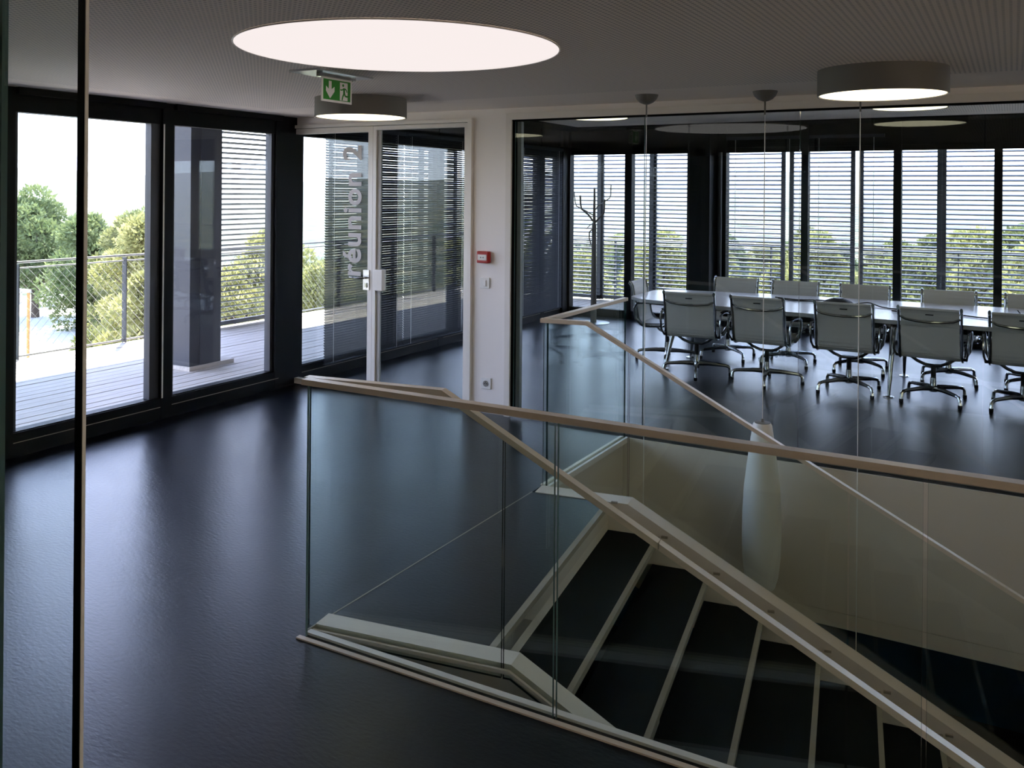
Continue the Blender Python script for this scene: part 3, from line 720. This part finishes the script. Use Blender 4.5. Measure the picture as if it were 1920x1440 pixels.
def make_chair(base_rot):
    t = thing('swivel_chair', (0, 0, 0), '', 'chair', CH)
    part('seat', sling(0, 34), MT['leather'], t, True)
    part('backrest', sling(34, len(PROF) - 1), MT['leather'], t, True)
    for x in (-.238, .238): part('side_frame', side_bar(x), MT['chrome'], t, True)
    arc = [(-.225, -.305, .742), (-.18, -.328, .722), (-.09, -.345, .712), (0, -.350, .709), (.09, -.345, .712), (.18, -.328, .722), (.225, -.305, .742)]
    part('back_spreader', MB().tube(arc, .011, 8), MT['chrome'], t, True)
    part('carry_handle', MB().box(-.03, .03, -.338, -.318, .764, .772), MT['rubber'], t)
    arc = [(-.232, -.06, .378), (-.17, -.06, .372), (-.12, -.05, .335), (-.06, -.02, .305), (0, 0, .298), (.06, -.02, .305), (.12, -.05, .335), (.17, -.06, .372), (.232, -.06, .378)]
    part('seat_spreader', MB().tube(arc, .013, 8), MT['chrome'], t, True)
    for x in (-1, 1):
        lp = [(.250, -.10, .385), (.268, -.20, .40), (.280, -.262, .46), (.284, -.275, .56), (.284, -.245, .615), (.284, -.15, .628), (.284, .04, .618), (.284, .10, .590), (.282, .11, .52), (.272, .075, .43), (.252, .02, .395)]
        ar = part('armrest', MB().tube([(x * a, y, z) for a, y, z in lp], .0135, 8, flat=.7), MT['chrome'], t, True)
        part('arm_pad', MB().box(x * .284 - .014, x * .284 + .014, -.20, .03, .632, .644), MT['rubber'], ar)
    part('gas_column', MB().lathe([(.021, .185), (.021, .30)], 16), MT['rubber'], t)
    part('hub', MB().lathe([(.030, .075), (.034, .10), (.028, .13), (.025, .195)], 20), MT['chrome'], t, True)
    for k in range(4):
        a = base_rot + k * math.pi / 2; d = Vector((math.cos(a), math.sin(a), 0))
        lg = part('base_leg', MB().tube([d * .02 + up * .108, d * .12 + up * .108, d * .27 + up * .096, d * .300 + up * .088, d * .313 + up * .07, d * .317 + up * .028], [.025, .020, .015, .015, .014, .016], 8), MT['chrome'], t, True)
        part('glide', MB().lathe([(.015, 0), (.017, .004), (.017, .03)], 12, d * .317), MT['rubber'], lg)
    return t
protoX = make_chair(R(45)); protoP = make_chair(R(12))
near_ch = [(-2.67, 8.42, 4, protoP, 2), (-1.99, 8.40, -3, protoP, -6), (-1.268, 8.41, 0, protoX, 0), (-0.585, 8.42, -2, protoX, 0), (0.085, 8.43, -1, protoX, 0)]
far_ch = [(-2.66, 9.47, 180, protoX, 0), (-2.02, 9.45, 180, protoX, 0), (-1.315, 9.46, 182, protoX, 0), (-0.52, 9.36, 184, protoX, 0), (0.18, 9.36, 180, protoX, 0)]
nl = ['first', 'second', 'third', 'fourth', 'fifth']
used = {}
def place(x, y, deg, pr, label):
    if pr.name not in used:
        used[pr.name] = 1; pr.location = (x, y, 0); pr.rotation_euler = (0, 0, R(deg)); pr['label'] = label; return pr
    return dup(pr, (x, y, 0), R(deg), label)
cl = []
for i, (x, y, a, pr, _) in enumerate(near_ch): cl.append(place(x, y, a, pr, nl[i] + ' swivel chair from the left on the near side, its back towards the stair'))
for i, (x, y, a, pr, _) in enumerate(far_ch): cl.append(place(x, y, a, pr, nl[i] + ' swivel chair from the left on the far window side of the table'))
place(-3.16, 8.96, -86, protoP, 'swivel chair at the left end of the table, turned sideways')
# crumpled plastic sleeve left around one base leg of a far chair
wrap = cl[6]
b = MB(); d = Vector((math.cos(R(45)), math.sin(R(45)), 0)); pts = []; rs = []
for k in range(22):
    u = k / 21; p = d * (.02 + .30 * u) + up * (.118 - .02 * u if u < .85 else .118 - .02 * u - (u - .85) * .5)
    pts.append(p); rs.append(.030 + .010 * math.sin(k * 2.3) + .006 * math.sin(k * 5.1))
b.tube(pts, rs, 10)
pw = part('plastic_sleeve', b, glass('crumpled_clear_plastic', (.75, .77, .77), .12, .15), wrap); pw['label'] = 'crumpled clear plastic sleeve around a base leg'

# ------------------------------------------------------------------ coat stand
o = (-4.93, 11.02, 0)
t = thing('coat_stand', o, 'grey tree shaped coat stand with bare branches by the back window', 'coat stand')
part('base_disc', MB().lathe([(.215, 0), (.215, .006), (.20, .010), (.03, .012)], 48), MT['steel'], t, True)
cs = pbr('grey_brown_lacquer', (0.20, 0.185, 0.165), 0.45)
part('trunk', MB().tube([(0, 0, .01), (0, 0, .6), (0, 0, 1.30), (0, 0, 1.36), (0, 0, 1.82)], [.042, .036, .030, .020, .012], 14), cs, t, True)
def br(name, pts, r, dy=0):
    P = []
    for k, (px, py) in enumerate(pts):
        P.append(rt * ((px - 1117) / 138.0) + fw * dy * k / len(pts) + up * (1.75 - (py - 359.7) / 138.0))
    part(name, MB().tube(P, r, 8), cs, t, True)
br('branch', [(1115, 412), (1106, 400), (1093, 389), (1091, 380), (1090, 364)], .012, -.05)
br('branch', [(1117, 416), (1126, 406), (1134, 397), (1135, 388), (1135, 371)], .012, -.06)
br('branch', [(1117, 402), (1100, 392), (1084, 384), (1082, 376), (1080, 357)], .007, .15)
br('branch', [(1118, 392), (1123, 385), (1146, 369), (1149, 363), (1150, 343)], .007, .18)
br('branch', [(1115, 425), (1108, 432), (1107, 442), (1110, 455)], .008, -.12)
br('branch', [(1114, 416), (1109, 420), (1103, 427)], .005, .10)

# ------------------------------------------------------------------ lower storey chair
o = (0.68, 8.35, -2.95)
t = thing('lounge_chair', o, 'dark chair with a round metal ring on the lower storey', 'chair')
part('seat_shell', MB().lathe([(.10, .40), (.24, .42), (.27, .50), (.26, .58)], 24), MT['dark'], t, True)
part('ring_frame', MB().tube([(math.cos(k * math.pi / 12) * .30, -.28, .62 + math.sin(k * math.pi / 12) * .30) for k in range(24)], .016, 8, closed=True), MT['slate'], t, True)
part('pedestal', MB().lathe([(.20, 0), (.20, .015), (.03, .03), (.025, .40)], 24), MT['slate'], t, True)

# ------------------------------------------------------------------ deck, railing, roof edge
t = thing('deck', (-7.3, 5, 0), 'weathered grey timber deck outside the windows', 'deck', kind='structure')
me = MB().box(-.0625, .0625, -9.0, 8.72, -.03, 0).mesh('plank', MT['deck'])
for k in range(23):
    pk = link('plank', me, t); pk.location = (-5.84 - k * .138 + 7.3, 0, -.012 - random.random() * .004)
me = MB().box(-5.4, 5.4, -.0625, .0625, -.03, 0).mesh('plank', MT['deck'])
for k in range(14):
    pk = link('plank', me, t); pk.location = (-.35 + 7.3, 11.83 + k * .138 - 5, -.012 - random.random() * .004)
part('support', MB((-7.3, 5, 0)).box(-8.95, -5.78, -4, 13.7, -.35, -.06).box(-5.78, 5, 11.75, 13.7, -.35, -.06), MT['dark'], t)
b = MB(); b.box(-9.72, 5.1, -4, 14.6, 4.40, 4.60); b.box(XL - .10, XL - .02, YF, YB + .1, 3.0, 4.40); b.box(XL - .02, 5.1, YB + .02, YB + .1, 3.0, 4.40)
tag(part('roof_overhang', b, MT['slate']), 'dark roof overhang sheltering the deck', 'roof', kind='structure')

def railing(p0, p1, label, first, pitch, mesh=True):
    p0, p1 = Vector(p0), Vector(p1); d = (p1 - p0); L = d.length; d.normalize(); nrm = Vector((-d.y, d.x, 0))
    t = thing('deck_railing', p0, label, 'railing')
    part('top_rail', MB(p0).tube([p0 + up * 1.0, p1 + up * 1.0], .012, 10), MT['railsteel'], t, True)
    part('mid_rail', MB(p0).tube([p0 + up * .94, p1 + up * .94], .008, 10), MT['railsteel'], t, True)
    part('bottom_rail', MB(p0).tube([p0 + up * .03, p1 + up * .03], .011, 10), MT['railsteel'], t, True)
    pm = MB().obb(-d * .006 - nrm * .035 , d * .012, nrm * .07, (0, 0, .98)).mesh('post', MT['slate'])
    u = first
    while u < L:
        po = link('post', pm, t); po.location = p0 + d * u - p0; u += pitch
    if mesh:
        b = MB(p0); cell = .100; h = .88; run = h * .95
        k = -int(run / cell) - 1
        while k * cell < L:
            for sgn in (1, -1):
                a0 = k * cell if sgn > 0 else k * cell + run; a1 = a0 + sgn * run
                z0_, z1_ = .04, .04 + h
                if min(a0, a1) < 0 or max(a0, a1) > L: continue
                A = p0 + d * a0 + up * z0_; B = p0 + d * a1 + up * z1_
                b.tube([A, B], .0020, 3)
            k += 1
        part('wire_mesh', b, MT['wire'], t)['kind'] = 'stuff'
    return t
railing((-8.91, -2.0, -.01), (-8.91, 13.68, -.01), 'steel wire mesh railing along the left edge of the deck', 1.12, 1.27)
railing((-8.91, 13.68, -.01), (4.9, 13.68, -.01), 'steel wire mesh railing along the back edge of the deck', 0.64, 1.27)
o = (-7.18, 6.2, 0)
t = thing('deck_column', o, 'square slate coloured column standing on the deck', 'column', kind='structure')
part('shaft', MB(o).box(-7.40, -6.965, 6.0, 6.39, -.01, 4.40), MT['column'], t)
part('plinth', MB(o).box(-7.43, -6.945, 5.985, 6.55, -.012, .028), MT['deck'], t)
part('downpipe', MB(o).box(-6.966, -6.950, 6.12, 6.22, 0.03, 2.5), MT['column'], t)

# sliding louvre screens
def louver(o, L, axis, label, stiles, z1=2.95):
    t = thing('louver_screen', o, label, 'louver screen', 'sliding sun louvers at the deck edge')
    me = slat_mesh(L, .050, .012, R(17), axis).mesh('slat', MT['louver'])
    nn = int((z1 - .10) / .066)
    for k in range(nn):
        sl = link('slat', me, t); sl.location = (0, 0, .11 + k * .066)
    for u, w in stiles:
        b = MB()
        if axis == 'y': b.box(-.02, .02, u - w / 2, u + w / 2, .0, z1 + .02)
        else: b.box(u - w / 2, u + w / 2, -.02, .02, .0, z1 + .02)
        part('stile', b, MT['louver'], t)
    b = MB()
    if axis == 'y': b.box(-.02, .02, -L / 2, L / 2, .02, .07)
    else: b.box(-L / 2, L / 2, -.02, .02, .02, .07)
    part('bottom_rail', b, MT['louver'], t)
    return t
for a, c, lab in ((7.86, 8.94, 'louver screen at the deck edge right of the slate column'), (9.12, 9.50, 'narrow louver screen at the deck edge seen at the door jamb'),
                  (10.16, 11.3, 'louver screen at the deck edge behind the door lettering'), (11.35, 12.5, 'louver screen at the deck edge behind the side pane'), (12.5, 13.6, 'louver screen at the deck corner by the meeting room')):
    louver((-8.83, (a + c) / 2, 0), c - a, 'y', lab, ((-(c - a) / 2 + .03, .06), ((c - a) / 2 - .03, .06)))
for a, c, dy, lab in ((-7.6, -5.93, 0, 'louver screen at the back deck edge behind the coat stand'), (-5.96, -4.98, .05, 'louver screen behind the second back window'), (-5.08, -2.95, 0, 'wide louver screen behind the black column'),
                      (-2.90, -1.98, .05, 'louver screen behind the second far chair'), (-1.92, -.85, 0, 'louver screen behind the third far chair'), (-.86, .25, .05, 'louver screen behind the fourth far chair'), (.2, 1.6, 0, 'louver screen at the right edge of the picture')):
    louver(((a + c) / 2, 13.52 + dy, 0), c - a, 'x', lab, ((-(c - a) / 2 + .03, .06), ((c - a) / 2 - .03, .06)))

# ------------------------------------------------------------------ landscape
def hz_(x, y):
    d = math.hypot(x + 2, y - 5)
    az = math.atan2(x, y)
    v = -4.2 - 13 * min(1, max(0, (d - 45) / 120)) ** 1.3
    ridge = 26 + 46 * (.5 + .5 * math.sin(az * 3.1 + 1.2)) * .6 + 10 * math.sin(az * 11)
    u = min(1, max(0, (d - 170) / 1300))
    v += (13 + ridge) * u ** 1.1
    v += 2.0 * math.sin(x * .021 + 1) * math.cos(y * .017) * min(1, d / 150) + 7 * math.sin(x * .006) * math.sin(y * .0074 + 1) * u
    return v
b = MB(); vs, fs = [], []
rings = [15.5, 19, 24, 31, 40, 52, 68, 88, 115, 150, 195, 250, 320, 410, 520, 660, 840, 1070, 1360, 1600, 1800]
A0, A1, NA = R(-180), R(180), 240
for r in rings:
    for k in range(NA + 1):
        a = A0 + (A1 - A0) * k / NA; x = -2 + r * math.sin(a); y = 5 + r * math.cos(a); vs.append((x, y, hz_(x, y)))
for i in range(len(rings) - 1):
    for k in range(NA): fs.append((i * (NA + 1) + k, i * (NA + 1) + k + 1, (i + 1) * (NA + 1) + k + 1, (i + 1) * (NA + 1) + k))
b.add(vs, fs)
tag(part('ground', b, MT['ground'], None, True), 'dry green hillside and valley stretching to the distant hills', 'ground', kind='structure')
b = MB(); pts = [(-15.5, 6.5), (-20, 10.5), (-27, 16), (-34, 21), (-41, 27), (-50, 36)]; wd = [2.0, 2.6, 3.6, 3.6, 3.0, 2.6]; vs = []
for (x, y), w in zip(pts, wd): vs += [(x - w * .6, y - w * .8 + 0, hz_(x, y) + .35), (x + w * .5, y + w * .9, hz_(x, y) + .35)]
b.add(vs, [(2 * i, 2 * i + 1, 2 * i + 3, 2 * i + 2) for i in range(len(pts) - 1)])
tag(part('gravel_road', b, MT['road']), 'sunlit pale gravel road below the deck on the left', 'road', kind='structure')

def tufts(b, c, rad, cnt, size, rnd, flat=.8):
    c = Vector(c)
    for _ in range(cnt):
        u = rnd.random() * 2 - 1; a = rnd.random() * 6.2832; r_ = math.sqrt(1 - u * u)
        d = Vector((r_ * math.cos(a), r_ * math.sin(a), u)); k = rad * (.55 + .5 * rnd.random() ** .5)
        p = c + Vector((d.x * k, d.y * k, d.z * k * flat))
        e1 = (d + Vector((rnd.uniform(-1, 1), rnd.uniform(-1, 1), rnd.uniform(-.4, 1.2)))).normalized()
        e2 = e1.cross(Vector((rnd.uniform(-1, 1), rnd.uniform(-1, 1), rnd.uniform(-1, 1)))).normalized()
        s = size * rnd.uniform(.6, 1.3)
        b.add([p - e2 * s * .35, p + e2 * s * .35, p + e1 * s + e2 * s * .1], [(0, 1, 2)])
def tree(name, loc, h, rad, leaf, label, group, seed, nb=26, cnt=150, size=.28, lo=.25, shape='round'):
    cnt = int(cnt * 3.2); size *= .55
    rnd = random.Random(seed)
    t = thing(name, loc, label, 'tree', group)
    b = MB(); tr = MB()
    lean = rnd.uniform(-.2, .2)
    tr.tube([(0, 0, -.6), (lean * .3, 0, h * .3), (lean, .1, h * .65), (lean, 0, h * .92)], [h * .035, h * .028, h * .016, h * .005], 7)
    for _ in range(nb):
        v = lo + (1 - lo) * rnd.random()
        if shape == 'round': wv = math.sin(min(1, (v - lo) / (1 - lo) * .85 + .18) * math.pi) ** .6
        elif shape == 'umbrella': wv = .35 + .65 * max(0, (v - .45) / .55) if v < .86 else .8
        else: wv = 1.05 - v * .85
        a = rnd.random() * 6.28; rr_ = rad * wv * math.sqrt(rnd.random()) * .85
        c = (lean * v + rr_ * math.cos(a), rr_ * math.sin(a), h * v)
        tr.tube([(lean * v * .8, 0, h * max(.1, v - .18)), c], [h * .010, h * .003], 4)
        tufts(b, c, rad * rnd.uniform(.26, .42), cnt, size, rnd)
    part('trunk', tr, MT['bark'], t)
    f = part('foliage', b, MT[leaf], t); f['kind'] = 'stuff'
    return t
def g(x, y): return hz_(x, y)
LT = 'pines and shrubs left of the building'
tree('pine_tree', (-36.3, 23.1, g(-36, 23)), 5.35, 2.2, 'leafA', 'tall green pine rising highest at the left window', LT, 1, 34, 170, .30, .40, 'round')
tree('pine_tree', (-33.0, 25.6, g(-33, 25)), 4.3, 2.4, 'leafA', 'broad green pine just right of the tallest pine', LT, 2, 40, 170, .30, .12)
tree('pine_tree', (-31.5, 22.2, g(-31, 22)), 4.35, 1.9, 'leafA', 'green pine seen across the glass screen edge', LT, 3, 36, 160, .28, .15)
tree('pine_tree', (-22.3, 17.6, g(-22, 17)), 4.7, 1.45, 'leafB', 'yellow green pine behind the railing right of the glass edge', LT, 4, 38, 180, .22, .12)
tree('pine_tree', (-19.0, 19.2, g(-19, 19)), 4.3, 1.7, 'leafB', 'yellow green pine behind the louver screen by the black corner post', LT, 5, 34, 170, .24, .12)
tree('pine_tree', (-27.6, 21.2, g(-27, 21)), 4.5, 1.7, 'leafC', 'olive pine between the green pines and the slate column', LT, 6, 32, 160, .26, .12)
tree('shrub', (-12.9, 10.25, -4.2), 4.35, .85, 'leafB', 'bright yellow green shrub touching the wire mesh', LT, 8, 30, 190, .15, .2)
tree('shrub', (-13.4, 12.6, -4.2), 4.3, 1.0, 'leafB', 'bright yellow green shrub behind the first louver screen', LT, 9, 30, 190, .15, .2)
tree('shrub', (-15.3, 10.9, -4.2), 3.0, 1.1, 'leafC', 'low olive shrub below the railing beside the road', LT, 10, 26, 170, .16, .15)
tree('shrub', (-13.5, 15.4, -4.2), 4.2, 1.2, 'leafB', 'yellow green shrub seen through the lettered door', LT, 11, 30, 180, .16, .15)
tree('shrub', (-11.9, 18.6, -4.4), 4.1, 1.3, 'leafB', 'yellow green shrub beyond the deck corner', LT, 12, 30, 180, .17, .15)
# back slope woodland: three kinds, copied
BT = 'woodland on the slope behind the building'
k1 = tree('slope_tree', (0, 0, -60), 5.0, 2.2, 'leafB', 'yellow green tree of the wooded slope behind the back windows', BT, 21, 26, 110, .40, .1)
k2 = tree('slope_tree', (4, 0, -60), 5.4, 2.0, 'leafA', 'green tree of the wooded slope behind the back windows', BT, 22, 26, 110, .40, .1)
k3 = tree('slope_tree', (8, 0, -60), 4.6, 2.3, 'leafC', 'olive tree of the wooded slope behind the back windows', BT, 23, 26, 110, .40, .1)
rnd = random.Random(5); spots = []
def place_tree(kd, x, y, sc, first=[set()]):
    z = g(x, y) - .2
    if kd.name not in first[0]:
        first[0].add(kd.name); kd.location = (x, y, z); kd.scale = (sc,) * 3; return
    dup(kd, (x, y, z), rnd.random() * 6.28, None, (sc,) * 3)
for (x, y, sc, q_) in ((3.2, 40, .86, 0), (-1.2, 38, .82, 0), (-4.6, 43, .74, 2), (-8.5, 47, .72, 0), (7.5, 42, .86, 2), (0.9, 31, .82, 0), (-2.8, 30, .8, 2), (5.2, 33, .85, 0), (-6.2, 34, .8, 0), (2.4, 26, .75, 2)):
    place_tree((k1, k2, k3)[q_], x, y, sc)
taken = [(3.2, 40), (-1.2, 38), (-4.6, 43), (-8.5, 47), (7.5, 42), (0.9, 31), (-2.8, 30), (5.2, 33), (-6.2, 34), (2.4, 26)]
for _ in range(2500):
    y = 30 + 190 * rnd.random() ** 1.5; x = -.15 * y + (rnd.random() * 2 - 1) * (.5 * y)
    if y < 50 and x < -10 and rnd.random() < .5: continue
    if any(math.hypot(x - a, y - c) < 4.6 for a, c in taken): continue
    taken.append((x, y)); place_tree((k1, k2, k3)[int(rnd.random() * 3)], x, y, rnd.uniform(.55, .88))
    if len(taken) > 270: break
# gate post, low walls, marker pole by the road
o = (-39.5, 25.9, g(-39.5, 25.9) + .3)
t = thing('gate_post', o, 'pale stone gate post beside the gravel road', 'gate post')
part('pillar', MB().box(-.25, .25, -.25, .25, -.4, 1.0), MT['stone'], t); part('cap', MB().box(-.32, .32, -.32, .32, 1.0, 1.1), MT['stone'], t)
o = (-43.0, 25.6, g(-43, 25.6) + .3); t = thing('boundary_wall', o, 'low white boundary wall left of the gate post', 'wall')
part('masonry', MB().box(-2.2, 1.4, -.2, .2, -.4, .75), MT['stone'], t); part('coping', MB().box(-2.3, 1.5, -.28, .28, .75, .85), MT['road'], t)
o = (-23.1, 14.5, g(-23.1, 14.5)); t = thing('marker_pole', o, 'thin rusty orange pole standing in the road', 'pole')
part('shaft', MB().tube([(0, 0, -.2), (0, 0, 3.0)], .04, 10), MT['rust'], t, True); part('cross_bar', MB().box(-.9, .05, -.05, .05, 3.0, 3.08), MT['road'], t)

# summer haze over the valley: thin air with a little scattering, away from the building
hm = bpy.data.materials.new('summer_haze'); hm.use_nodes = True; n, l = nodes(hm); n.clear()
ho = n.new('ShaderNodeOutputMaterial'); hs = n.new('ShaderNodeVolumeScatter')
hs.inputs['Color'].default_value = (0.92, 0.95, 1.0, 1); hs.inputs['Density'].default_value = 0.00038; hs.inputs['Anisotropy'].default_value = 0.35
l.new(hs.outputs[0], ho.inputs['Volume'])
for nm, bx, lb in (('haze_valley', (-1900, 1900, 32, 1900, -60, 140), 'pale summer haze over the valley behind the building'), ('haze_west', (-1900, -46, -600, 32, -60, 140), 'pale summer haze over the slope left of the building')):
    h_ = part(nm, MB().box(*bx), hm); tag(h_, lb, 'haze', kind='stuff')
for me in bpy.data.meshes: me.validate()
